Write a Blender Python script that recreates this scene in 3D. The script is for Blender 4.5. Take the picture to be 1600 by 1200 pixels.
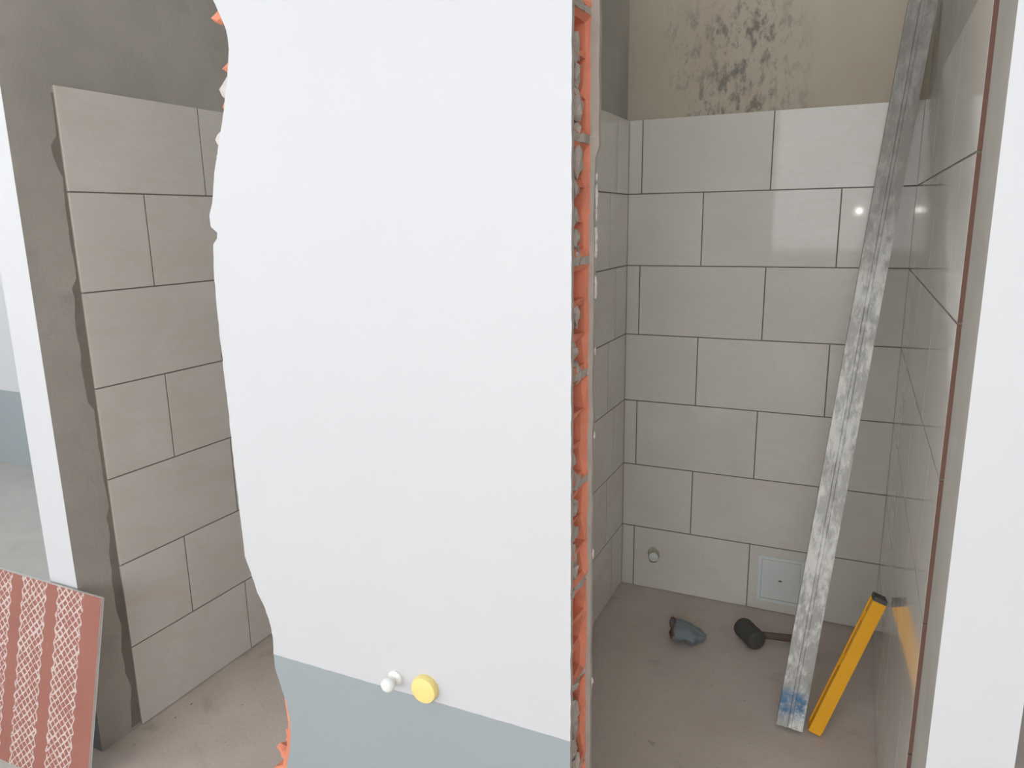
import bpy, bmesh, math, random
from mathutils import Vector, Matrix, noise
random.seed(7)
for o in list(bpy.data.objects): bpy.data.objects.remove(o)
SC = bpy.context.scene
COL = SC.collection
K = 0.26 / 0.30            # layout numbers below were measured with 0.30 m tile rows; real rows are 0.26 m

# ------------------------------------------------------------------ camera
CAM = Vector((0.0688, -1.3538, 1.6933)) * K
cd = bpy.data.cameras.new('camera'); cam = bpy.data.objects.new('camera', cd); COL.objects.link(cam)
R_ = Vector((0.90724804, 0.42032694, -0.0150418)); U_ = Vector((-0.07669797, 0.20049919, 0.976687)); F_ = Vector((-0.41354373, 0.88494369, -0.21414072))
M_ = Matrix((R_, U_, -F_)).transposed().to_4x4(); M_.translation = CAM
cam.matrix_world = M_
cd.sensor_width = 36.0; cd.lens = 36.0 * 1155.867 / 1600.0; cd.clip_start = 0.01
SC.camera = cam

# ------------------------------------------------------------------ world, light, exposure
W = bpy.data.worlds.new('overcast'); SC.world = W; W.use_nodes = True
W.node_tree.nodes['Background'].inputs[0].default_value = (0.93, 0.97, 1.0, 1)
W.node_tree.nodes['Background'].inputs[1].default_value = 6.6
SC.view_settings.view_transform = 'Standard'; SC.view_settings.look = 'None'
SC.view_settings.gamma = 1.0; SC.view_settings.use_curve_mapping = False
SC.view_settings.exposure = -0.09
# the phone's flash beside the lens: it shows as small glints in the glossy tiles
fl = bpy.data.lights.new('phone_flash', 'POINT'); fl.energy = 1.8; fl.shadow_soft_size = 0.012; fl.color = (1.0, 0.98, 0.9)
flo = bpy.data.objects.new('phone_flash', fl); COL.objects.link(flo); flo.location = CAM - R_ * 0.03 + U_ * 0.03
HX0, HX1, HY0, HY1, HZ = -6.2, 3.6, -4.6, 1.58, 3.3       # the hall
WINS_REAR = [(-5.9, -4.0), (-2.9, 2.2)]   # unglazed openings, X ranges on the rear wall; first one added for light
WINS_LEFT = [(-3.0, -1.6), (-0.5, 0.3)]                   # Y ranges on the left wall; the last put in to brighten the far wall
WZ0, WZ1 = 1.05, 3.15
def portal(name, loc, rot, sx, sy):
    l = bpy.data.lights.new(name, 'AREA'); l.shape = 'RECTANGLE'; l.size = sx; l.size_y = sy; l.cycles.is_portal = True
    o = bpy.data.objects.new(name, l); COL.objects.link(o); o.location = loc; o.rotation_euler = rot
for a, b in WINS_REAR: portal('daylight_portal', ((a+b)/2, HY0-.1, (WZ0+WZ1)/2), (math.radians(90), 0, 0), b-a, WZ1-WZ0)
for a, b in WINS_LEFT: portal('daylight_portal', (HX0-.1, (a+b)/2, (WZ0+WZ1)/2), (math.radians(90), 0, math.radians(-90)), b-a, WZ1-WZ0)

# ------------------------------------------------------------------ materials
def srgb(r, g, b):
    f = lambda c: (c/255/12.92) if c/255 <= .04045 else ((c/255+.055)/1.055)**2.4
    return (f(r), f(g), f(b), 1)
class NT:
    def __init__(s, name):
        s.m = bpy.data.materials.new(name); s.m.use_nodes = True; s.t = s.m.node_tree; s.n = s.t.nodes
        s.b = s.n['Principled BSDF']; s.tc = s.n.new('ShaderNodeTexCoord')
    def set(s, **k):
        for a, v in k.items(): s.b.inputs[a.replace('_', ' ')].default_value = v
        return s
    def link(s, a, b): s.t.links.new(a, b)
    def val(s, sock, v):
        if hasattr(v, 'is_output'): s.link(v, sock)
        else: sock.default_value = v
    def noise(s, scale, detail=4, rough=.55, vec=None, dist=0):
        n = s.n.new('ShaderNodeTexNoise'); n.inputs['Scale'].default_value = scale; n.inputs['Detail'].default_value = detail
        n.inputs['Roughness'].default_value = rough; n.inputs['Distortion'].default_value = dist
        s.link(vec or s.tc.outputs['Object'], n.inputs['Vector']); return n.outputs['Fac']
    def ramp(s, fac, p0, p1, c0=(0,0,0,1), c1=(1,1,1,1)):
        r = s.n.new('ShaderNodeValToRGB'); e = r.color_ramp.elements
        e[0].position = p0; e[1].position = p1; e[0].color = c0; e[1].color = c1
        s.link(fac, r.inputs[0]); return r.outputs[0]
    def mix(s, fac, a, b, mode='MIX'):
        x = s.n.new('ShaderNodeMix'); x.data_type = 'RGBA'; x.blend_type = mode
        s.val(x.inputs[0], fac); s.val(x.inputs[6], a); s.val(x.inputs[7], b); return x.outputs[2]
    def math(s, op, a, b=0.0, c=0.0):
        x = s.n.new('ShaderNodeMath'); x.operation = op
        s.val(x.inputs[0], a); s.val(x.inputs[1], b); s.val(x.inputs[2], c); return x.outputs[0]
    def xyz(s, src=None):
        x = s.n.new('ShaderNodeSeparateXYZ'); s.link(src or s.tc.outputs['Object'], x.inputs[0]); return x.outputs
    def mapping(s, scale=(1,1,1), loc=(0,0,0), rot=(0,0,0), src=None):
        x = s.n.new('ShaderNodeMapping'); x.inputs['Scale'].default_value = scale; x.inputs['Location'].default_value = loc; x.inputs['Rotation'].default_value = rot
        s.link(src or s.tc.outputs['Object'], x.inputs[0]); return x.outputs[0]
    def bump(s, h, strength=.3, dist=.002):
        x = s.n.new('ShaderNodeBump'); x.inputs['Strength'].default_value = strength; x.inputs['Distance'].default_value = dist
        s.link(h, x.inputs['Height']); s.link(x.outputs[0], s.b.inputs['Normal']); return s
    def color(s, c): s.val(s.b.inputs['Base Color'], c); return s
def box_mask(t, axis, lo, hi, soft, x):       # smooth 1 inside lo..hi along one coordinate
    a = t.math('SMOOTHSTEP', x[axis]) if False else None
    m = t.n.new('ShaderNodeMapRange'); m.interpolation_type = 'SMOOTHSTEP'; t.link(x[axis], m.inputs[0]); m.inputs[1].default_value = lo-soft; m.inputs[2].default_value = lo+soft
    n = t.n.new('ShaderNodeMapRange'); n.interpolation_type = 'SMOOTHSTEP'; t.link(x[axis], n.inputs[0]); n.inputs[1].default_value = hi-soft; n.inputs[2].default_value = hi+soft; n.inputs[3].default_value = 1; n.inputs[4].default_value = 0
    return t.math('MULTIPLY', m.outputs[0], n.outputs[0])

DADO = 0.5603 * K
def paint_mat():
    t = NT('white_paint_grey_dado'); x = t.xyz()
    wob = t.math('MULTIPLY', t.noise(25, 2), .004)
    z = t.math('ADD', x[2], wob)
    up = t.math('GREATER_THAN', z, DADO + .002)
    n = t.noise(3, 4)
    wh = t.mix(n, srgb(199, 198, 200), srgb(203, 202, 204))
    gr = t.mix(n, srgb(150, 157, 160), srgb(155, 163, 165))
    t.color(t.mix(up, gr, wh)); t.set(Roughness=.55)
    return t.bump(t.noise(220, 3), .08, .001).m
def plain(name, c, rough=.6, n_scale=20, var=.1, bump=.2, metal=0):
    t = NT(name); n = t.noise(n_scale, 5)
    d = tuple(v*(1-var) for v in c[:3]) + (1,); l = tuple(min(1, v*(1+var)) for v in c[:3]) + (1,)
    t.color(t.mix(n, d, l)); t.set(Roughness=rough, Metallic=metal)
    return t.bump(t.noise(n_scale*4, 4), bump, .002).m
def plaster_mat():
    t = NT('grey_cement_plaster'); n1 = t.noise(2.2, 6, .6); n2 = t.noise(9, 6, .65)
    c = t.mix(t.ramp(n1, .35, .68), srgb(166, 162, 153), srgb(188, 183, 174))
    c = t.mix(t.ramp(n2, .55, .75), c, srgb(166, 161, 153))
    t.color(c); t.set(Roughness=.9)
    return t.bump(t.noise(120, 6), .35, .002).m
def plaster_stained():
    t = NT('stained_cement_plaster'); x = t.xyz()
    n1 = t.noise(3, 6, .6)
    c = t.mix(t.ramp(n1, .35, .7), srgb(186, 173, 156), srgb(194, 187, 169))
    mv = t.mapping((1.0, 1.0, .55))
    blot = t.ramp(t.noise(24, 9, .75, mv, .15), .49, .60)
    cl = t.ramp(t.noise(3.6, 3, .5, t.mapping((1, 1, .45), (3.2, 0, 1))), .36, .52)
    zx = t.n.new('ShaderNodeCombineXYZ'); t.link(t.math('ADD', x[0], t.math('MULTIPLY', t.math('SUBTRACT', t.noise(6, 4), .5), .35)), zx.inputs[0]); xz = t.xyz(zx.outputs[0])
    zone = box_mask(t, 0, -.54, -.16, .12, xz)
    low = box_mask(t, 2, 1.2, 2.6, .1, x)
    f = t.math('MULTIPLY', t.math('MULTIPLY', blot, cl), t.math('MULTIPLY', zone, low))
    c = t.mix(t.math('MULTIPLY', f, .8), c, srgb(112, 110, 106))
    drip = t.ramp(t.noise(30, 7, .7, t.mapping((1, 1, .3), (9, 0, 0))), .60, .68)
    c = t.mix(t.math('MULTIPLY', t.math('MULTIPLY', drip, zone), .5), c, srgb(118, 115, 110))
    t.color(c); t.set(Roughness=.9)
    return t.bump(t.noise(120, 6), .35, .002).m
def floor_mat():
    t = NT('dusty_concrete_floor')
    n1 = t.noise(1.3, 6, .6); n2 = t.noise(6, 8, .65, None, .4); n3 = t.noise(60, 4, .6)
    c = t.mix(t.ramp(n1, .35, .65), srgb(188, 175, 166), srgb(208, 196, 187))
    c = t.mix(t.ramp(n2, .58, .75), c, srgb(174, 161, 152))
    c = t.mix(t.math('MULTIPLY', t.ramp(n2, .25, .42, (1,1,1,1), (0,0,0,1)), .5), c, srgb(214, 204, 191))
    c = t.mix(t.math('MULTIPLY', t.ramp(n3, .62, .72), .35), c, srgb(152, 140, 131))
    x = t.xyz(); hall = t.math('LESS_THAN', x[0], -1.9)
    c = t.mix(t.math('MULTIPLY', hall, .75), c, t.mix(t.ramp(n2, .3, .7), srgb(176, 179, 175), srgb(160, 163, 160)))
    dx = t.math('DIVIDE', t.math('SUBTRACT', x[0], -.378), .05); dy = t.math('DIVIDE', t.math('SUBTRACT', x[1], .665), .06)
    rr = t.math('ADD', t.math('ADD', t.math('MULTIPLY', dx, dx), t.math('MULTIPLY', dy, dy)), t.math('MULTIPLY', t.noise(28, 5, .6), 2.2))
    c = t.mix(t.math('MULTIPLY', t.ramp(rr, .95, 2.3, (1,1,1,1), (0,0,0,1)), .55), c, srgb(150, 139, 131))
    t.color(c); t.set(Roughness=.85)
    return t.bump(t.noise(90, 6), .35, .002).m
def tile_mat():
    t = NT('glazed_beige_marble_tile'); oi = t.n.new('ShaderNodeObjectInfo')
    off = t.n.new('ShaderNodeVectorMath'); off.operation = 'SCALE'; t.link(oi.outputs['Location'], off.inputs[0]); off.inputs['Scale'].default_value = 7.3
    ad = t.n.new('ShaderNodeVectorMath'); ad.operation = 'ADD'; t.link(t.tc.outputs['Object'], ad.inputs[0]); t.link(off.outputs[0], ad.inputs[1])
    v = ad.outputs[0]
    n1 = t.noise(3, 4, .5, v, .6); n2 = t.noise(3.4, 4, .5, t.mapping((1, 1, 2), (5, 2, 1), (0, .5, .4), v), .7)
    c = t.mix(t.ramp(n1, .35, .7), srgb(219, 214, 206), srgb(226, 222, 215))
    vein = t.ramp(t.math('ABSOLUTE', t.math('SUBTRACT', n2, .5)), .0, .035, (1,1,1,1), (0,0,0,1))
    c = t.mix(t.math('MULTIPLY', vein, .10), c, srgb(196, 180, 160))
    c = t.mix(t.math('MULTIPLY', t.ramp(n2, .55, .72), .28), c, srgb(212, 192, 180))
    t.color(c); t.set(Roughness=.06, IOR=1.35, Specular_IOR_Level=.36); return t.m
def alu_mat():
    t = NT('cement_splashed_aluminium'); x = t.xyz()
    s = t.noise(48, 8, .7, t.mapping((1, 1, .4)), .1); s2 = t.noise(5, 4, .6, t.mapping((1, 1, .5), (4, 1, 2)))
    up = t.n.new('ShaderNodeMapRange'); up.interpolation_type = 'SMOOTHSTEP'; t.link(x[2], up.inputs[0]); up.inputs[1].default_value = 1.15; up.inputs[2].default_value = 1.6; up.inputs[3].default_value = 1; up.inputs[4].default_value = .25
    f = t.math('MULTIPLY', t.ramp(t.math('ADD', s, t.math('MULTIPLY', s2, .8)), .82, 1.0), up.outputs[0])
    c = t.mix(f, t.mix(up.outputs[0], srgb(142, 137, 131), srgb(164, 161, 156)), srgb(222, 220, 214))  # less cement higher up; metal painted darker there for its dark reflection
    dk = t.math('MULTIPLY', t.ramp(t.noise(40, 6, .7, t.mapping((1, 1, .3), (2, 2, 2))), .55, .66), .6)
    c = t.mix(dk, c, srgb(130, 126, 122))
    bz = box_mask(t, 2, .03, .11, .02, x)
    bl = t.math('MULTIPLY', t.math('MULTIPLY', bz, t.ramp(t.noise(38, 5, .7), .36, .56)), .9)
    c = t.mix(bl, c, srgb(54, 110, 150))
    t.color(c); t.val(t.b.inputs['Metallic'], t.math('MULTIPLY', t.math('SUBTRACT', 1, f), .35)); t.set(Roughness=.5)
    return t.bump(s, .5, .002).m
S_RED = .530
def lattice_mat():
    # back of a red clay floor tile: vertical bands of white lattice print between plain red stripes
    t = NT('red_clay_lattice_back'); x = t.xyz()
    u = t.math('ADD', x[0], t.math('MULTIPLY', t.noise(45, 2, .5, t.mapping(loc=(3, 1, 0))), .007)); w = t.math('ADD', x[2], t.math('MULTIPLY', t.noise(45, 2), .007))
    P = .150
    un = t.math('FRACT', t.math('ADD', t.math('DIVIDE', t.math('ADD', u, 10.0), P), .857))
    edge = t.math('MULTIPLY', t.math('SINE', t.math('MULTIPLY', w, 2*math.pi/.037)), .025)
    edge2 = t.math('ADD', edge, t.math('MULTIPLY', t.noise(90, 3), .04))
    keep = t.math('LESS_THAN', u, S_RED/2 - .062)
    band = t.math('LESS_THAN', t.math('ABSOLUTE', t.math('SUBTRACT', un, .5)), t.math('ADD', .315, edge2))
    inner = t.math('LESS_THAN', t.math('ABSOLUTE', t.math('SUBTRACT', un, .5)), t.math('ADD', .285, edge2))
    q = .0190
    d1 = t.math('FRACT', t.math('DIVIDE', t.math('ADD', t.math('ADD', u, w), 5.0), q*1.3))
    d2 = t.math('FRACT', t.math('DIVIDE', t.math('ADD', t.math('SUBTRACT', u, w), 5.0), q*1.3))
    wdt = t.math('ADD', .14, t.math('MULTIPLY', t.ramp(t.noise(22, 4, .6), .42, .72), .30))
    l1 = t.math('LESS_THAN', d1, wdt); l2 = t.math('LESS_THAN', d2, wdt)
    lines = t.math('MAXIMUM', l1, l2)
    rim = t.math('MULTIPLY', t.math('SUBTRACT', band, inner), t.math('GREATER_THAN', t.noise(120, 2), .42))
    worn = t.ramp(t.noise(55, 4, .7), .30, .46)
    f = t.math('MULTIPLY', t.math('MULTIPLY', t.math('MAXIMUM', t.math('MULTIPLY', lines, band), rim), worn), t.math('MULTIPLY', keep, .82))
    red = t.mix(t.noise(7, 5), srgb(140, 86, 74), srgb(156, 101, 88))
    red = t.mix(t.math('MULTIPLY', t.ramp(t.noise(70, 4, .6), .6, .72), .35), red, srgb(170, 124, 112))
    t.color(t.mix(f, red, srgb(206, 193, 188))); t.set(Roughness=.75)
    return t.bump(f, .3, .001).m

MAT = dict(
    paint=paint_mat(), plaster=plaster_mat(), stained=plaster_stained(), floor=floor_mat(), tile=tile_mat(), alu=alu_mat(), lattice=lattice_mat(),
    ceiling=plain('white_ceiling', srgb(235, 235, 233), .8),
    body=plain('buff_clay_tile_edge', srgb(168, 156, 144), .85, 40), redbody=plain('red_brown_tile_edge', srgb(106, 78, 67), .9, 40),
    grout=plain('grey_joint', srgb(120, 114, 106), .95, 30),
    adhesive=plain('dark_tile_adhesive', srgb(134, 129, 120), .95, 25, .18, .6),
    brick=plain('orange_hollow_brick', srgb(222, 138, 109), .85, 22, .28, .5),
    mortar=plain('grey_mortar', srgb(178, 168, 158), .95, 30, .2, .8),
    chalk=plain('pale_render', srgb(205, 196, 190), .9, 30, .08, .5),
    yellow_cap=plain('pale_yellow_plastic', srgb(240, 218, 140), .4, 8, .03, .02),
    white_plastic=plain('white_plastic', srgb(232, 232, 228), .4, 8, .02, .02),
    panel=plain('white_panel_plastic', srgb(226, 230, 228), .35, 8, .02, .02),
    yellow=plain('yellow_level_paint', srgb(240, 172, 30), .45, 14, .06, .05),
    dark_cap=plain('dark_grey_rubber', srgb(82, 82, 80), .7, 20, .1, .1),
    vial=plain('pale_green_vial', srgb(170, 190, 110), .2, 10, .05, .0),
    rubber=plain('dusty_black_rubber', srgb(76, 74, 70), .85, 30, .25, .4),
    wood=plain('dirty_brown_wood', srgb(104, 90, 78), .8, 25, .2, .3),
    rag=plain('dusty_blue_grey_plastic', srgb(122, 132, 138), .55, 18, .30, .3),
    rust=plain('rusty_rim', srgb(122, 84, 70), .8, 30, .2, .3),
    hole=plain('dark_hole', srgb(60, 56, 52), .95, 30),
    pipe=plain('white_pipe', srgb(236, 236, 232), .35, 10, .02, .02),
    frame=plain('window_reveal_render', srgb(225, 225, 222), .8, 10, .04, .1),
)

# ------------------------------------------------------------------ helpers
def mesh_obj(name, verts, faces, mats, parent=None, fm=None, smooth=False):
    me = bpy.data.meshes.new(name); me.from_pydata([tuple(v) for v in verts], [], faces)
    for m in (mats if isinstance(mats, (list, tuple)) else [mats]): me.materials.append(MAT[m])
    if fm:
        for p, i in zip(me.polygons, fm): p.material_index = i
    bm = bmesh.new(); bm.from_mesh(me); bmesh.ops.recalc_face_normals(bm, faces=bm.faces); bm.to_mesh(me); bm.free()
    if smooth:
        for p in me.polygons: p.use_smooth = True
    me.update(); return link_obj(name, me, parent)
def link_obj(name, me, parent=None):
    o = bpy.data.objects.new(name, me); COL.objects.link(o)
    if parent: o.parent = parent
    return o
def bm_obj(name, bm, mats, parent=None, smooth=False):
    bmesh.ops.recalc_face_normals(bm, faces=bm.faces)
    me = bpy.data.meshes.new(name); bm.to_mesh(me); bm.free()
    for m in (mats if isinstance(mats, (list, tuple)) else [mats]): me.materials.append(MAT[m])
    if smooth:
        for p in me.polygons: p.use_smooth = True
    return link_obj(name, me, parent)
BOXF = [(0,1,3,2), (4,6,7,5), (0,4,5,1), (2,3,7,6), (0,2,6,4), (1,5,7,3)]   # -x +x -y +y -z +z
def boxv(x0, x1, y0, y1, z0, z1):
    return [(x, y, z) for x in (x0, x1) for y in (y0, y1) for z in (z0, z1)]
def box(name, x0, x1, y0, y1, z0, z1, mats, parent=None, fm=None):
    return mesh_obj(name, boxv(x0, x1, y0, y1, z0, z1), BOXF, mats, parent, fm)
def bm_box(bm, x0, x1, y0, y1, z0, z1, mi=0, bev=0, M=None):
    vs = [bm.verts.new(v) for v in boxv(x0, x1, y0, y1, z0, z1)]
    fs = [bm.faces.new([vs[i] for i in f]) for f in BOXF]
    for f in fs: f.material_index = mi
    if bev:
        es = list({e for f in fs for e in f.edges})
        r = bmesh.ops.bevel(bm, geom=es, offset=bev, segments=2, affect='EDGES', profile=.5)
        for f in r['faces']: f.material_index = mi
        vs = list({v for f in bm.faces for v in f.verts}) if M is not None else vs
    if M is not None: bmesh.ops.transform(bm, matrix=M, verts=vs)
def struct(o): o['kind'] = 'structure'; return o
def thing(o, label, cat, group=None):
    o['label'] = label; o['category'] = cat
    if group: o['group'] = group
    return o
def empty(name, loc, rot=None):
    o = bpy.data.objects.new(name, None); COL.objects.link(o); o.location = loc; o.empty_display_size = .05
    if rot is not None: o.rotation_euler = rot
    return o
def lathe(name, prof, mats, parent=None, seg=32, fm=None, smooth=True):     # profile of (r, y): axis along local -Y outwards
    vs, fs = [], []
    for r, y in prof:
        for k in range(seg):
            a = 2*math.pi*k/seg; vs.append((r*math.cos(a), y, r*math.sin(a)))
    for i in range(len(prof)-1):
        for k in range(seg):
            fs.append((i*seg+k, i*seg+(k+1) % seg, (i+1)*seg+(k+1) % seg, (i+1)*seg+k))
    fs.append(tuple(range(seg))); fs.append(tuple(range((len(prof)-1)*seg, len(prof)*seg)))
    o = mesh_obj(name, vs, fs, mats, parent)
    if smooth:
        for p in o.data.polygons: p.use_smooth = len(p.vertices) == 4
        o.data.set_sharp_from_angle(angle=math.radians(40))
    return o

# ------------------------------------------------------------------ main planes (metres)
XL = -2.0733*K; YA = .1477*K; TL = .5186*K; TH = .26; YB = 1.8099*K; XC = -.8476*K; STRIP = .0569*K
XR = .2384*K; YTR = .2015*K; PX = -.432*K; TW = .1363*K; XRE = .3765*K; XLE = -2.212*K
SET = .012            # tile + adhesive thickness in front of the plaster
TOP = 7*TH
WTOP = 2.32          # the stall walls stop short of the ceiling, unseen, to let more light in
XDL = XC - SET*2 - .105     # divider: stall-1 tile face

# ------------------------------------------------------------------ structure
def floor_obj():
    vs, fs = [], []
    nx, ny = 40, 30
    xs = [HX0-.2 + (HX1-HX0+.4)*i/nx for i in range(nx+1)]; ys = [HY0-.2 + (HY1-HY0+.4)*j/ny for j in range(ny+1)]
    for y in ys:
        for x in xs: vs.append((x, y, 0))
    for j in range(ny):
        for i in range(nx):
            a = j*(nx+1)+i; fs.append((a, a+1, a+nx+2, a+nx+1))
    return struct(mesh_obj('floor', vs, fs, 'floor'))
FLOOR = floor_obj()
struct(box('ceiling', HX0-.2, HX1+.2, HY0-.2, HY1+.2, HZ, HZ+.1, 'ceiling'))

# back wall of the building: painted in the hall, cement plaster inside the stalls
YP = YB + SET
def back_wall():
    cuts = [HX0-.15, XLE+.02, XDL+.03, XC-.03, XRE-.02, HX1+.15]; mats = [0, 1, 1, 2, 0]
    vs, fs, fm = [], [], []
    for i in range(5):
        b = len(vs); vs += boxv(cuts[i], cuts[i+1], YP, YP+.14, 0, HZ)
        fs += [tuple(k+b for k in f) for f in BOXF]; fm += [mats[i]]*6
    fm[3*6:4*6] = [2]*6
    return struct(mesh_obj('wall_back', vs, fs, ['paint', 'plaster', 'stained'], None, fm))
W_BACK = back_wall()
# side walls of the stalls: white painted outside and on the end, plaster inside
W_LEFT = struct(box('wall_left', XLE, XL-SET*.6, 0, YP, 0, WTOP, ['paint', 'plaster'], None, [0, 1, 0, 0, 0, 0]))
W_RIGHT = struct(box('wall_right', XR+SET*.6, XRE, 0, YP, 0, WTOP, ['paint', 'plaster'], None, [1, 0, 0, 0, 0, 0]))
W_DIV = struct(box('wall_divider', XDL+SET, XC-SET, TW-.002, YP, 0, WTOP, 'plaster'))
# hall shell
def wall_with_windows(name, axis, at, lo, hi, wins, thick):
    vs, fs = [], []
    def add(a0, a1, z0, z1):
        b = len(vs)
        if axis == 'y': vs.extend(boxv(a0, a1, at-thick, at, z0, z1))
        else: vs.extend(boxv(at-thick, at, a0, a1, z0, z1))
        fs.extend(tuple(k+b for k in f) for f in BOXF)
    add(lo, hi, 0, WZ0); add(lo, hi, WZ1, HZ)
    e = [lo] + [v for w in wins for v in w] + [hi]
    for i in range(0, len(e), 2): add(e[i], e[i+1], WZ0, WZ1)
    return struct(mesh_obj(name, vs, fs, 'paint'))
wall_with_windows('wall_rear', 'y', HY0, HX0-.15, HX1+.15, WINS_REAR, .15)
wall_with_windows('wall_hall_left', 'x', HX0, HY0, YP, WINS_LEFT, .15)
struct(box('wall_hall_right', HX1, HX1+.15, HY0, YP, 0, HZ, 'paint'))
n = 0
for ws, ax in ((WINS_REAR, 'y'), (WINS_LEFT, 'x')):
    for a, b in ws:
        n += 1; bm = bmesh.new(); t = .04
        def fr(a0, a1, z0, z1):
            if ax == 'y': bm_box(bm, a0, a1, HY0-.09, HY0-.05, z0, z1)
            else: bm_box(bm, HX0-.09, HX0-.05, a0, a1, z0, z1)
        fr(a, a+t, WZ0, WZ1); fr(b-t, b, WZ0, WZ1); fr(a+t, b-t, WZ0, WZ0+t); fr(a+t, b-t, WZ1-t, WZ1)
        struct(bm_obj('window_%d' % n, bm, 'frame'))

# ------------------------------------------------------------------ tiles
GAP = .0038; TT = .008
_tile_cache = {}
def tile_mesh(w, h, edge='body'):
    k = (round(w, 4), round(h, 4), edge)
    if k in _tile_cache: return _tile_cache[k]
    c = .0006 if edge == 'body' else .0002; hw, hh = w/2, h/2
    vs = [(-hw, TT, -hh), (hw, TT, -hh), (hw, TT, hh), (-hw, TT, hh), (-hw, c, -hh), (hw, c, -hh), (hw, c, hh), (-hw, c, hh),
          (-hw+c, 0, -hh+c), (hw-c, 0, -hh+c), (hw-c, 0, hh-c), (-hw+c, 0, hh-c)]
    fs = [(0,1,2,3), (8,11,10,9)]; fm = [1, 0]
    for a in range(4):
        b = (a+1) % 4; fs += [(a, a+4, b+4, b), (a+4, a+8, b+8, b+4)]; fm += [1, 0]
    me = bpy.data.meshes.new('tile'); me.from_pydata(vs, [], fs); me.materials.append(MAT['tile']); me.materials.append(MAT[edge])
    for p, i in zip(me.polygons, fm): p.material_index = i
    bm = bmesh.new(); bm.from_mesh(me); bmesh.ops.recalc_face_normals(bm, faces=bm.faces); bm.to_mesh(me); bm.free()
    _tile_cache[k] = me; return me
def lay_tiles(parent, origin, along, inward, rows, length, special=None, edge='body', tl=.0012):
    """origin = base corner on the tile face; along = unit vector of the courses; inward = into the wall; rows = joint lists per row."""
    rz = math.atan2(along.y, along.x)
    for r, js in enumerate(rows):
        e = [0] + [j for j in js if 0 < j < length] + [length]
        for i in range(len(e)-1):
            a = e[i] + (GAP/2 if i else 0); b = e[i+1] - (GAP/2 if i < len(e)-2 else 0)
            if b - a < .008: continue
            w = b-a; h = TH-GAP; mid = (a+b)/2; z = r*TH + TH/2
            P = origin + along*mid + Vector((0, 0, z))
            if special and special(r, i):
                me = special(r, i)(w, h)
            else: me = tile_mesh(w, h, edge)
            o = link_obj('tile', me, parent); o.location = P
            # the mesh faces local -Y; turn so that local +Y = inward
            ry = math.atan2(inward.y, inward.x) - math.pi/2
            o.rotation_euler = (random.uniform(-tl, tl), 0, ry + random.uniform(-tl, tl))
V = Vector
def courses(start, length, first_full=True):
    out = []
    for r in range(7):
        full = (r % 2 == 0) == first_full
        x = start if full else start + TL/2
        js = []
        if x - TL > 0: js.append(x-TL)
        while x < length: js.append(x); x += TL
        out.append(js)
    return out
# stall 1 left wall (rows counted from the floor; rows 0,2,4,6 start with a full tile)
lenL = YB - YA - .003
lay_tiles(W_LEFT, V((XL, YA, 0)), V((0, 1, 0)), V((-1, 0, 0)), courses(TL, lenL), lenL)
box('grout', XL-SET*.6, XL-.0012, YA+.004, YB, .003, TOP-.003, 'grout', W_LEFT)
# stall 1 back wall and its side of the divider
len1 = XDL - XL - .006
lay_tiles(W_BACK, V((XL+.003, YB, 0)), V((1, 0, 0)), V((0, 1, 0)), courses(.30, len1), len1)
box('grout', XL, XDL, YB+.0012, YP, .003, TOP-.003, 'grout', W_BACK)
lenD = YB - TW - .006
lay_tiles(W_DIV, V((XDL, YB-.003, 0)), V((0, -1, 0)), V((1, 0, 0)), courses(TL, lenD), lenD)
box('grout', XDL+.0012, XDL+SET, TW+.003, YB, .003, TOP-.003, 'grout', W_DIV)
# stall 2 back wall
HOLE = (-.697*K, .170*K)
def holed_tile(w, h):
    x0 = XC + .003; cx = None
    bm = bmesh.new(); hw, hh = w/2, h/2
    mid = (STRIP + STRIP+TL)/2 + XC
    hx, hz = HOLE[0]-mid, HOLE[1]-TH/2
    o = [bm.verts.new(v) for v in [(-hw, 0, -hh), (hw, 0, -hh), (hw, 0, hh), (-hw, 0, hh)]]
    q = []
    for k in range(24):
        a = 2*math.pi*k/24; rr = 1 + .06*math.sin(3*a+1) + .04*math.sin(5*a)
        q.append(bm.verts.new((hx + .0235*rr*math.cos(a), 0, hz + .034*rr*math.sin(a))))
    es = [bm.edges.new((o[i], o[(i+1) % 4])) for i in range(4)] + [bm.edges.new((q[i], q[(i+1) % 24])) for i in range(24)]
    bmesh.ops.triangle_fill(bm, edges=es, use_beauty=True)
    r = bmesh.ops.extrude_face_region(bm, geom=list(bm.faces))
    nv = [g for g in r['geom'] if isinstance(g, bmesh.types.BMVert)]
    bmesh.ops.translate(bm, vec=(0, TT, 0), verts=nv)
    bmesh.ops.recalc_face_normals(bm, faces=bm.faces)
    for f in bm.faces: f.material_index = 0 if f.normal.y < -.9 else 1
    me = bpy.data.meshes.new('tile'); bm.to_mesh(me); bm.free()
    me.materials.append(MAT['tile']); me.materials.append(MAT['body']); return me
len2 = XR - XC
rows2 = []
for r in range(7):
    rows2.append([STRIP, STRIP+TL, STRIP+2*TL] if r % 2 == 0 else [STRIP+TL/2, STRIP+TL*1.5])
lay_tiles(W_BACK, V((XC, YB, 0)), V((1, 0, 0)), V((0, 1, 0)), rows2, len2, lambda r, i: holed_tile if (r == 0 and i == 1) else None)
# grout backing of stall 2 back wall, left open around the pipe hole
bm = bmesh.new()
hx, hz = HOLE
bm_box(bm, XC, hx-.03, YB+.0012, YP, .003, TOP-.003); bm_box(bm, hx+.03, XR, YB+.0012, YP, .003, TOP-.003)
bm_box(bm, hx-.03, hx+.03, YB+.0012, YP, hz+.04, TOP-.003); bm_box(bm, hx-.03, hx+.03, YB+.0012, YP, .003, hz-.04)
bm_obj('grout', bm, 'grout', W_BACK)
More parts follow.
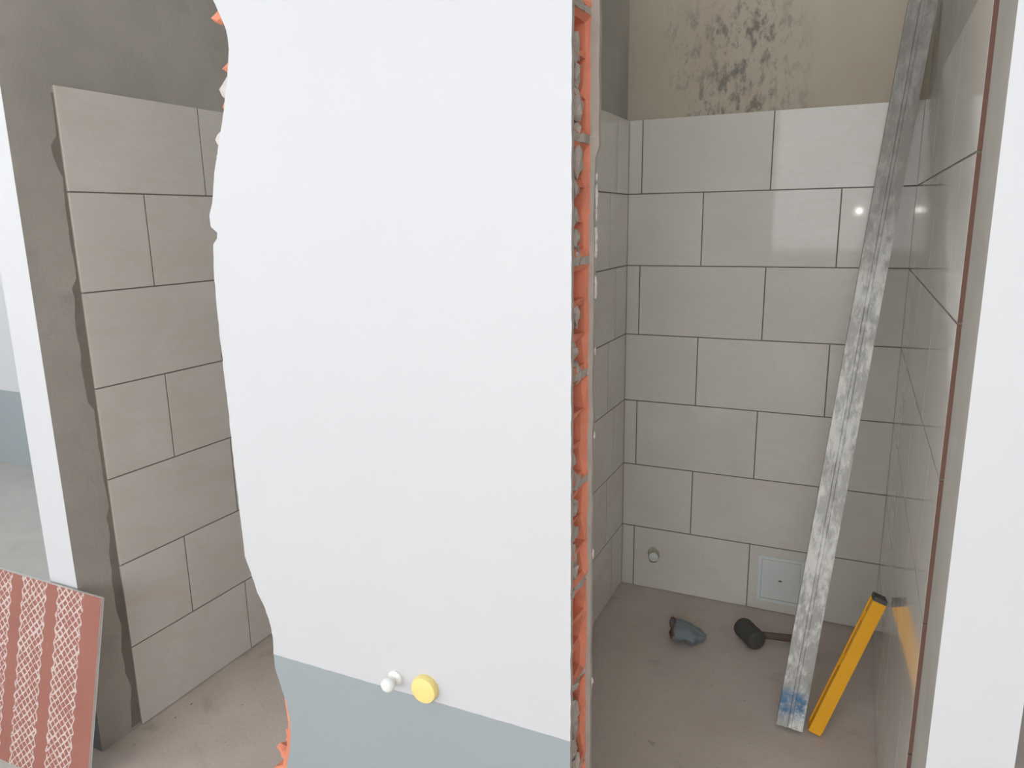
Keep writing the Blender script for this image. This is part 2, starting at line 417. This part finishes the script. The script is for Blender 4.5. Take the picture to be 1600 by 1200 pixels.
# stall 2 left wall (divider) and right wall
lenC = YB - TW - .004
lay_tiles(W_DIV, V((XC, YB-.004, 0)), V((0, -1, 0)), V((-1, 0, 0)),
          [[.136, .136+TL, .136+2*TL] if r % 2 == 0 else [.214, .214+TL, .214+2*TL] for r in range(7)], lenC)
box('grout', XC-SET, XC-.0012, TW+.004, YB, .003, TOP-.003, 'grout', W_DIV)
lenR = YB - YTR - .004
lay_tiles(W_RIGHT, V((XR, YTR, 0)), V((0, 1, 0)), V((1, 0, 0)), courses(TL*.9, lenR), lenR, None, 'redbody', 0)
box('grout', XR+.0003, XR+SET*.6, YTR+.004, YB, .003, TOP-.003, 'grout', W_RIGHT)
# dark adhesive squeezed out along the free tile edges
def ragged_strip(name, parent, x0, x1, y_edge, amp, z0, z1, mats, seed):
    rnd = random.Random(seed); N = 70; vs, fs = [], []
    for i in range(N+1):
        z = z0 + (z1-z0)*i/N
        d = amp*(.45 + .9*abs(noise.noise(Vector((seed, z*3.1, 0)))) + .25*noise.noise(Vector((seed+5, z*17, 0))))
        if noise.noise(Vector((seed+9, z*2.3, 1))) < -.25: d *= .35
        y = y_edge - max(.002, d)
        vs += [(x0, y, z), (x1, y+.002, z), (x1, y_edge+.004, z), (x0, y_edge+.004, z)]
    for i in range(N):
        for k in range(4):
            a = i*4+k; b = i*4+(k+1) % 4; fs.append((a, b, b+4, a+4))
    fs += [(0, 1, 2, 3), tuple(N*4+k for k in (3, 2, 1, 0))]
    return mesh_obj(name, vs, fs, mats, parent)
ragged_strip('adhesive', W_LEFT, XL-SET*.6-.001, XL-.0065, YA, .042, .01, TOP-.02, 'adhesive', 3.3)
ragged_strip('adhesive', W_RIGHT, XR+.0075, XR+SET*.6+.001, YTR, .008, .01, TOP+.3, 'redbody', 8.1)

# ------------------------------------------------------------------ front wall between the two doorways (broken through on its left)
BR = [(-1.30, 2.6/K*K), (-1.31, 2.40), (-1.288, 2.188), (-1.268, 2.152), (-1.258, 2.125), (-1.252, 2.101), (-1.256, 2.064), (-1.265, 2.024), (-1.277, 1.984), (-1.285, 1.95), (-1.294, 1.93), (-1.306, 1.895),
      (-1.323, 1.846), (-1.336, 1.81), (-1.343, 1.774), (-1.351, 1.744), (-1.363, 1.717), (-1.361, 1.692), (-1.342, 1.687), (-1.343, 1.666), (-1.357, 1.657), (-1.361, 1.646), (-1.366, 1.592), (-1.368, 1.513),
      (-1.368, 1.401), (-1.366, 1.303), (-1.364, 1.219), (-1.364, 1.134), (-1.362, 1.029), (-1.359, .904), (-1.357, .832), (-1.342, .788), (-1.326, .736), (-1.304, .694), (-1.291, .65), (-1.285, .604),
      (-1.288, .555), (-1.288, .516), (-1.274, .471), (-1.258, .417), (-1.251, .369), (-1.254, .318), (-1.264, .264), (-1.279, .207), (-1.29, .15), (-1.30, .08), (-1.29, 0)]
BR = [(x*K, z*K) for x, z in BR]; BR[0] = (-1.30*K, WTOP)
def edge_x(z):
    for (x1, z1), (x0, z0) in zip(BR, BR[1:]):
        if z0 <= z <= z1: return x0 + (x1-x0)*(z-z0)/max(1e-6, z1-z0)
    return BR[-1][0]
def skin(name, y0, y1, lfun, rfun, mats, parent, front_only=False, dz=.012):
    N = int(WTOP/dz); vs, fs, fm = [], [], []
    mids = 6
    for i in range(N+1):
        z = WTOP*i/N; a, b = lfun(z), rfun(z)
        cols = [a] + [a + (b-a)*k/mids for k in range(1, mids)] + [b]
        vs += [(x, y0, z) for x in cols] + [(x, y1, z) for x in cols]
    m = mids+1
    for i in range(N):
        A, B = i*2*m, (i+1)*2*m
        for k in range(mids):
            fs += [(A+k, A+k+1, B+k+1, B+k), (A+m+k+1, A+m+k, B+m+k, B+m+k+1)]; fm += [0, 1]
        fs += [(A, B, B+m, A+m), (A+mids, A+m+mids, B+m+mids, B+mids)]; fm += [1, 1]
    t = N*2*m
    for k in range(mids):
        fs += [(k, k+m, k+m+1, k+1), (t+k, t+k+1, t+m+k+1, t+m+k)]; fm += [1, 1]
    return mesh_obj(name, vs, fs, mats, parent, fm)
nz = lambda s, z, f: noise.noise(Vector((s, z*f, .3)))
SK = .011
W_FRONT = struct(skin('wall_front', 0, SK, lambda z: edge_x(z) + .0016*nz(1, z, 60) + .001*nz(2, z, 140), lambda z: PX + .0012*nz(4, z, 40) - .0015, ['paint', 'mortar'], None))
def back_left(z): return edge_x(z) + .03 + .01*nz(7, z, 9)
def back_right(z): return PX + .002*nz(9, z, 22) + (.007 if z > 1.58 else 0) + .001
skin('inner_render', TW-SK, TW, back_left, back_right, ['mortar', 'plaster'], W_FRONT, dz=.02)
box('core', -1.05*K, -.66*K, SK, TW-SK, 0, WTOP, 'brick', W_FRONT)
BY0, BY1 = SK, TW-SK
PITCH = .2058; JOINT = .0135; Z0 = .164 - PITCH
def hollow_brick(name, xe, sgn, z0, z1, seed, depth=.05, length=.15, jit=.006, endfun=None):
    """clay brick with three cavities open at its broken end (end at xe, facing sgn along X)."""
    rnd = random.Random(seed); w = BY1-BY0; h = z1-z0; s = .0105
    ys = [0, s, w-s, w]; hc = (h-4*s)/3
    zs = [0, s, s+hc, 2*s+hc, 2*s+2*hc, 3*s+2*hc, 3*s+3*hc, h]
    vs, fs = [], []; idx = {}
    def X(y, z, d): return (endfun(z0+z) if endfun else xe) - sgn*d
    for j, z in enumerate(zs):
        for i, y in enumerate(ys):
            d = rnd.uniform(0, jit) * (1 if 0 < i < 3 or endfun else .5) + (rnd.uniform(0, .012) if 0 < j < 7 and i in (1, 2) else 0)
            idx[i, j] = len(vs); yy = BY0+y + (rnd.uniform(-.002, .003) if 0 < i < 3 else 0)
            vs.append((X(y, z, d), yy, z0+z + (rnd.uniform(-.004, .004) if 0 < j < 7 else 0)))
    for j in range(7):
        for i in range(3):
            q = [idx[i, j], idx[i+1, j], idx[i+1, j+1], idx[i, j+1]]
            if i == 1 and j % 2 == 1:
                dd = depth*rnd.uniform(.55, 1.0); b = []
                for k in q: b.append(len(vs)); vs.append((X(0, vs[k][2]-z0, dd+rnd.uniform(-.006, .006)), vs[k][1], vs[k][2]))
                for a in range(4): c = (a+1) % 4; fs.append((q[a], q[c], b[c], b[a]))
                fs.append(tuple(b))
            else: fs.append(tuple(q))
    # outer shell running back into the wall
    ring = [idx[i, 0] for i in range(4)] + [idx[3, j] for j in range(1, 8)] + [idx[i, 7] for i in (2, 1, 0)] + [idx[0, j] for j in range(6, 0, -1)]
    back = []
    for k in ring: back.append(len(vs)); vs.append((xe - sgn*length, vs[k][1], vs[k][2]))
    for a in range(len(ring)): c = (a+1) % len(ring); fs.append((ring[a], ring[c], back[c], back[a]))
    fs.append(tuple(back))
    return mesh_obj(name, vs, fs, 'brick', W_FRONT)
def lump(name, c, r, mats, parent, seed, sq=(1, 1, 1), amp=.35):
    bm = bmesh.new(); bmesh.ops.create_icosphere(bm, subdivisions=2, radius=1)
    for v in bm.verts:
        n = 1 + amp*noise.noise(v.co*1.7 + Vector((seed, seed*2, 0))) + amp*.4*noise.noise(v.co*4 + Vector((seed, 0, 0)))
        v.co = Vector((v.co.x*sq[0], v.co.y*sq[1], v.co.z*sq[2]))*r*n + Vector(c)
    return bm_obj(name, bm, mats, parent)
course = 0
z = Z0
while z < WTOP - .02:
    a = max(.0, z + JOINT/2); b = min(WTOP, z + PITCH - JOINT/2)
    if b - a > .04:
        hollow_brick('brick', PX-.006, 1, a, b, 40+course, depth=random.uniform(.035, .06))
        mode = .006
        if b < .56: mode = -.021
        if 1.62 < b: mode = .004
        hollow_brick('brick', edge_x((a+b)/2)+.004, -1, a, b, 80+course, length=.13, endfun=lambda zz, m=mode: edge_x(min(zz, WTOP)) + m + .004*nz(13, zz, 30))
    zj = z + PITCH
    if zj < WTOP:
        for side in (0, 1):
            rnd = random.Random(200+course*2+side); vs, fs = [], []
            N = 5
            for k in range(N+1):
                y = BY0 + (BY1-BY0)*k/N
                xe = (PX - .004 - rnd.uniform(0, .01)) if side else (edge_x(zj) + .006 + rnd.uniform(0, .012))
                xi = xe - .14 if side else xe + .12
                e1, e2 = rnd.uniform(-.003, .004), rnd.uniform(-.004, .003)
                vs += [(xi, y, zj-JOINT/2), (xe, y, zj-JOINT/2+e1*.0-.0005), (xe+rnd.uniform(-.003, .003), y, zj+JOINT/2+.0005), (xi, y, zj+JOINT/2)]
            for k in range(N):
                for m in range(4): p = k*4+m; q = k*4+(m+1) % 4; fs.append((p, q, q+4, p+4))
            fs += [(0, 1, 2, 3), (N*4+3, N*4+2, N*4+1, N*4)]
            mesh_obj('mortar_bed', vs, fs, 'mortar', W_FRONT)
    course += 1; z += PITCH
# mortar stuck in the cavities of the brick end: (pixel heights turned into wall heights, size)
for i, (zz, r, dy) in enumerate([(2.01, .020, -.012), (1.965, .018, -.014), (1.913, .021, -.006), (1.858, .016, -.004), (1.808, .022, -.004), (1.755, .014, -.01), (1.70, .013, -.012), (1.66, .012, .0), (1.655, .012, -.015),
        (1.62, .016, 0), (1.50, .018, -.008), (1.43, .015, -.015), (1.39, .018, -.002), (1.20, .013, -.018), (1.145, .02, 0), (1.09, .014, -.01), (1.03, .017, -.012), (.985, .016, -.016), (.945, .018, -.012), (.60, .02, -.012), (.545, .018, -.006), (.50, .018, -.012), (.46, .02, -.008)]):
    lump('mortar_lump', (PX-.016, (BY0+BY1)/2+dy, zz*K), r, 'mortar', W_FRONT, i*1.7, (.6, .9, 1.15), .75)
# brick and render fragments sticking out of the broken left edge
for i, (x, zz, r, m, sq) in enumerate([(-1.332, 2.171, .020, 'brick', (1.3, 1, .75)), (-1.322, 2.058, .017, 'brick', (1.1, 1, .9)), (-1.336, 2.013, .022, 'chalk', (.9, .9, 1.2)), (-1.338, 1.972, .015, 'brick', (1, 1, 1.2)),
        (-1.372, 1.845, .021, 'chalk', (.9, 1, 1.2)), (-1.366, 1.80, .012, 'brick', (1, 1, 1)), (-1.372, 1.90, .014, 'chalk', (1, 1, 1.3)), (-1.40, 1.672, .016, 'mortar', (1, 1, 1)), (-1.345, .205, .026, 'brick', (1.4, 1, .6)), (-1.338, .165, .018, 'mortar', (1, 1, 1)), (-1.365, .13, .026, 'brick', (1.2, 1, .8)),
        (-1.318, .255, .018, 'brick', (1, 1, 1.1))]):
    xa, xb = x*K - r*.75, edge_x(zz*K) + .016       # reaches back into the brickwork it broke from
    lump('broken_fragment', ((xa+xb)/2, .055*K + .01, zz*K), r, m, W_FRONT, 31+i*2.3, ((xb-xa)/2/r, sq[1], sq[2]), .4)
# white render crumbs hanging on the inner edge of the brick end
rc = random.Random(17)
for i in range(26):
    zz = rc.uniform(1.535, 1.79) if i < 22 else (1.235, .955, .63, 1.42)[i-22]
    lump('render_crumb', (PX+.003, TW-.004, zz*K), rc.uniform(.0025, .0042), 'chalk', W_FRONT, 71+i*3.1, (.6, .6, 2.0), .8)

# ------------------------------------------------------------------ things on the front wall
cap = lathe('round_stopper', [(.0300, .004), (.0315, 0), (.0315, -.012), (.0300, -.0155), (.027, -.0165), (.012, -.0172), (.002, -.0174)], 'yellow_cap')
cap.location = (-.805*K, 0, .594*K); cap.scale = (.93, 1, .93)
thing(cap, 'round pale yellow plastic stopper on the white wall at the top of the grey dado', 'stopper')
vk = empty('pipe_plug', (-.893*K, 0, .597*K))
lathe('base_flange', [(.012, .004), (.0215, 0), (.0215, -.006), (.017, -.011), (.012, -.013)], 'white_plastic', vk)
lathe('stem', [(.010, -.008), (.010, -.022), (.009, -.024)], 'white_plastic', vk)
lathe('knob', [(.008, -.020), (.0150, -.024), (.0185, -.030), (.0195, -.036), (.0180, -.042), (.013, -.047), (.004, -.049)], 'white_plastic', vk)
vk.scale = (.78, .86, .78)
thing(vk, 'small white plastic plug with a round knob beside the yellow stopper', 'plug')

# ------------------------------------------------------------------ things in stall 2
# pipe stub in the back wall
pe = empty('pipe_stub', (HOLE[0]+.001, YB+.006, HOLE[1]-.009))
def tube(name, ro, ri, y0, y1, mats, parent, seg=24):
    vs, fs = [], []
    for r, y in ((ro, y1), (ro, y0), (ri, y0), (ri, y1)):
        for k in range(seg): a = 2*math.pi*k/seg; vs.append((r*math.cos(a), y, r*math.sin(a)))
    for i in range(4):
        for k in range(seg): fs.append((i*seg+k, i*seg+(k+1) % seg, ((i+1) % 4)*seg+(k+1) % seg, ((i+1) % 4)*seg+k))
    return mesh_obj(name, vs, fs, mats, parent, smooth=False)
tube('pipe', .0185, .014, -.008, .004, 'pipe', pe)
lathe('plug', [(.0138, .003), (.0138, -.001), (.012, -.003), (.003, -.0045)], 'pipe', pe)
thing(pe, 'white plastic pipe end in an oval hole in the bottom row of tiles', 'pipe')
# access panel
pa = empty('access_panel', (-.137*K, YB, .1525*K))
pw, ph = .188*K/2, .212*K/2
bm = bmesh.new()
for a, b, c, d in ((-pw, -pw+.012, -ph, ph), (pw-.012, pw, -ph, ph), (-pw+.012, pw-.012, -ph, -ph+.012), (-pw+.012, pw-.012, ph-.012, ph)): bm_box(bm, a, b, -.006, .001, c, d)
bm_obj('frame', bm, 'panel', pa)
bm = bmesh.new(); bm_box(bm, -pw+.0138, pw-.0138, -.0055, .001, -ph+.0138, ph-.0138, bev=.001)
dr = bm_obj('door', bm, 'panel', pa)
bm = bmesh.new(); bm_box(bm, -.006, .006, -.0075, -.005, -.0025, .0025, bev=.0008)
bm_obj('latch', bm, 'dark_cap', dr)
thing(pa, 'square white plastic access panel on the lowest tiles behind the leaning bar', 'access panel')
# leaning aluminium straightedge
def frame_from(axis, side_hint):
    z = axis.normalized(); x = (side_hint - z*side_hint.dot(z)).normalized(); y = z.cross(x); return Matrix((x, y, z)).transposed()
b0 = V((-.027, 1.030, 0))*K; wb, db = .073, .040
tp = V((.2384*K - .001, 1.615*K, 2.37*K))
ax = tp - b0
Rm = frame_from(ax, V((1, .06, 0)))
# put the right edge of the top end on the right-hand wall, the lowest corner of the bottom end on the floor
Lb = ax.length
bar = empty('straightedge', b0); bar.rotation_mode = 'QUATERNION'
def bar_corners(R, base, L): return [base + R @ V((sx*wb/2, sy*db/2, zz)) for sx in (-1, 1) for sy in (-1, 1) for zz in (0, L)]
base = b0.copy()
for it in range(30):
    Rm = frame_from(tp - base, V((1, .06, 0)))
    cs = bar_corners(Rm, base, Lb)
    base.z -= min(c.z for c in cs) - .0005
    tp.x -= max(c.x for c in cs) - (XR - .0035)
bar.location = base; bar.rotation_quaternion = Rm.to_quaternion()
bm = bmesh.new()
# rectangular tube with a shallow groove along each wide face
w2, d2, g = wb/2, db/2, .0025
prof = [(-w2, -d2), (-.006, -d2), (-.004, -d2+g), (.004, -d2+g), (.006, -d2), (w2, -d2), (w2, d2), (-w2, d2)]
inn = [(-w2+.004, -d2+.005), (-.006, -d2+.005), (-.004, -d2+.006), (.004, -d2+.006), (.006, -d2+.005), (w2-.004, -d2+.005), (w2-.004, d2-.004), (-w2+.004, d2-.004)]
rings = []
for pf in (prof, inn):
    rings.append([[bm.verts.new((x, y, zz)) for x, y in pf] for zz in (0, Lb)])
n = len(prof)
for i in range(n):
    j = (i+1) % n
    for rg in rings: bm.faces.new((rg[0][i], rg[0][j], rg[1][j], rg[1][i]))
    for e in (0, 1): bm.faces.new((rings[0][e][i], rings[0][e][j], rings[1][e][j], rings[1][e][i]))
bm_obj('bar_profile', bm, 'alu', bar)
thing(bar, 'long cement-spattered aluminium straightedge with blue paint at its foot, leaning on the tiled wall', 'straightedge')
# spirit level
l0 = V((.050, 1.040, 0))*K; l1 = V((.2384, 1.115, .475))*K
wl, dl = .036, .046
base = l0.copy(); tp = l1.copy(); Ll = (l1-l0).length
def lev_corners(R, base): return [base + R @ V((sx*wl/2, sy*dl/2, zz)) for sx in (-1, 1) for sy in (-1, 1) for zz in (0, Ll)]
for it in range(40):
    R2 = frame_from(tp - base, V((1, .10, 0)))
    cs = lev_corners(R2, base)
    base.z -= min(c.z for c in cs) - .0005
    tp.x -= max(c.x for c in cs) - (XR - .003)
lv = empty('spirit_level', base); lv.rotation_mode = 'QUATERNION'; lv.rotation_quaternion = R2.to_quaternion()
def tub(name, z0, z1, w, d, mats, parent, bev=.0015):
    bm = bmesh.new(); bm_box(bm, -w/2, w/2, -d/2, d/2, z0, z1, bev=bev); return bm_obj(name, bm, mats, parent)
# body: box section with two open vial windows through its left side
def level_body():
    bm = bmesh.new(); f = .006
    zs = [.012, Ll*.46, Ll*.56, Ll*.80, Ll*.87, Ll-.012]
    bm_box(bm, -wl/2, wl/2, -dl/2, -dl/2+f, zs[0], zs[-1]); bm_box(bm, -wl/2, wl/2, dl/2-f, dl/2, zs[0], zs[-1])
    for a, b in ((zs[0], zs[1]), (zs[2], zs[3]), (zs[4], zs[5])): bm_box(bm, -wl/2+.003, wl/2-.003, -dl/2+f, dl/2-f, a, b)
    return bm_obj('body', bm, 'yellow', lv)
level_body()
tub('end_cap', 0, .012, wl-.001, dl-.001, 'yellow', lv); tub('end_cap', Ll-.014, Ll, wl-.001, dl-.001, 'dark_cap', lv)
for zc, hv in ((Ll*.51, .022), (Ll*.835, .014)):
    bm = bmesh.new(); bmesh.ops.create_cone(bm, cap_ends=True, segments=16, radius1=.006, radius2=.006, depth=hv*2, matrix=Matrix.Translation((0, 0, zc)))
    bm_obj('vial', bm, 'vial', lv)
thing(lv, 'yellow spirit level with a dark end cap, leaning against the tiled wall', 'spirit level')
# mallet behind the bar
ml = empty('mallet', V((-.222, 1.515, 0))*K); ml.rotation_euler = (0, 0, math.radians(-52))
HR = .036
bm = bmesh.new(); seg = 24
pf = [(0, -.053), (.024, -.053), (.033, -.049), (HR, -.040), (HR-.001, 0), (HR, .040), (.033, .049), (.024, .053), (0, .053)]
rg = []
for r, xx in pf:
    rg.append([bm.verts.new((xx, max(r, 1e-4)*math.cos(2*math.pi*k/seg), HR + max(r, 1e-4)*math.sin(2*math.pi*k/seg))) for k in range(seg)])
for i in range(len(pf)-1):
    for k in range(seg): bm.faces.new((rg[i][k], rg[i][(k+1) % seg], rg[i+1][(k+1) % seg], rg[i+1][k]))
hd = bm_obj('head', bm, 'rubber', ml, True); hd.data.set_sharp_from_angle(angle=math.radians(45))
bm = bmesh.new(); ang = math.radians(72); rings = []
for s, r in ((.025, .013), (.06, .0125), (.12, .0135), (.19, .0145), (.215, .0145), (.222, .012)):
    c = V((math.cos(ang)*s, math.sin(ang)*s, HR - (HR-.0145)*(s/.222)))
    sd = V((-math.sin(ang), math.cos(ang), 0))
    rings.append([bm.verts.new(c + sd*r*math.cos(2*math.pi*k/12) + V((0, 0, r*.95*math.sin(2*math.pi*k/12)))) for k in range(12)])
for i in range(len(rings)-1):
    for k in range(12): bm.faces.new((rings[i][k], rings[i][(k+1) % 12], rings[i+1][(k+1) % 12], rings[i+1][k]))
bm.faces.new(rings[0]); bm.faces.new(rings[-1])
bm_obj('handle', bm, 'wood', ml, True)
thing(ml, 'dark rubber mallet with a brown handle lying on the floor behind the leaning bar', 'mallet')
# crushed cup
cu = empty('crushed_cup', V((-.455, 1.43, 0))*K); cu.rotation_euler = (0, 0, math.radians(14))
def cup():
    seg, nr = 36, 14; vs, fs = [], []
    for side in (0, 1):
        for i in range(nr+1):
            s = i/nr; r = .050*(1-s**2.2) + .012*s
            if side: r -= .0018
            for k in range(seg):
                a = 2*math.pi*k/seg
                n = noise.noise(Vector((math.cos(a)*1.6, math.sin(a)*1.6, s*4.2)))
                rr = r*(1 + .45*n*(.25+s))
                x = -.055 + s*.12 + .008*n; y = rr*math.cos(a)*1.08; zz = rr*math.sin(a)*.56
                vs.append((x, y, zz))
    m = (nr+1)*seg
    for sd in (0, 1):
        for i in range(nr):
            for k in range(seg):
                a = sd*m+i*seg+k; b = sd*m+i*seg+(k+1) % seg; fs.append((a, b, b+seg, a+seg))
    for k in range(seg): fs.append((k, (k+1) % seg, m+(k+1) % seg, m+k))
    fs.append(tuple(nr*seg+k for k in range(seg))); fs.append(tuple(m+nr*seg+k for k in range(seg)))
    # tilt so that the cone rests on its side, then sit on the floor
    T = Matrix.Rotation(math.radians(12), 4, 'Y')
    vs = [T @ Vector(v) for v in vs]; mz = min(v.z for v in vs); vs = [(v.x, v.y, v.z-mz) for v in vs]
    o = mesh_obj('shell', vs, fs, 'rag', cu, smooth=True)
    rv = [Vector(vs[k]) for k in range(seg)]; c = sum(rv, Vector())/seg
    v2, f2 = [], []
    for k in range(seg):
        for j in range(6):
            t = 2*math.pi*j/6; d = (rv[k]-c).normalized()
            v2.append(rv[k] + d*.0028*math.cos(t) + Vector((.0028*math.sin(t), 0, .0026)))
    for k in range(seg):
        for j in range(6): f2.append((k*6+j, k*6+(j+1) % 6, ((k+1) % seg)*6+(j+1) % 6, ((k+1) % seg)*6+j))
    mesh_obj('rim', v2, f2, 'rust', cu, smooth=True)
cup()
thing(cu, 'crushed blue-grey plastic cup lying on the bare concrete floor', 'cup')

# ------------------------------------------------------------------ red floor tile leaning on the end of the left wall, back side out
S = S_RED
tilt = math.asin(.135*K/S*1.02)
tx1 = -1.940*K
rt = empty('floor_tile', (tx1 - S/2, -.160*K, 0)); rt.rotation_euler = (-tilt, 0, 0)
bm = bmesh.new(); bm_box(bm, -S/2, S/2, 0, .0075, .0, S)
for f in bm.faces: f.material_index = 0 if sum(v.co.y for v in f.verts) < 1e-6 else 1
bk = bm_obj('clay_back', bm, ['lattice', 'chalk'], rt)
bm = bmesh.new(); bm_box(bm, -S/2, S/2, .0075, .0095, .0, S, bev=.0006); gz = bm_obj('glaze', bm, 'white_plastic', rt)
thing(rt, 'red clay floor tile with white lattice bands on its back, leaning on the white wall end', 'tile')

# ------------------------------------------------------------------ grit on the floor
def grit():
    rnd = random.Random(5); bm = bmesh.new()
    zones = [((-1.75, -1.1), (.0, 1.2), 60), ((-.55, .2), (.2, 1.5), 60), ((-1.25, -1.05), (-.05, .15), 25), ((-5.5, -2.2), (-.5, 1.4), 60)]
    for (x0, x1), (y0, y1), n in zones:
        for i in range(n):
            r = rnd.uniform(.0012, .004); c = V((rnd.uniform(x0, x1), rnd.uniform(y0, y1), r*.4))
            M = Matrix.Translation(c) @ Matrix.Rotation(rnd.uniform(0, 6), 4, 'Z') @ Matrix.Diagonal((r*rnd.uniform(.7, 1.8), r, r*.6, 1))
            bmesh.ops.create_icosphere(bm, subdivisions=1, radius=1, matrix=M)
    o = bm_obj('mortar_grit', bm, 'mortar'); o['kind'] = 'stuff'
    thing(o, 'fine grey mortar grit scattered over the concrete floor', 'grit')
grit()
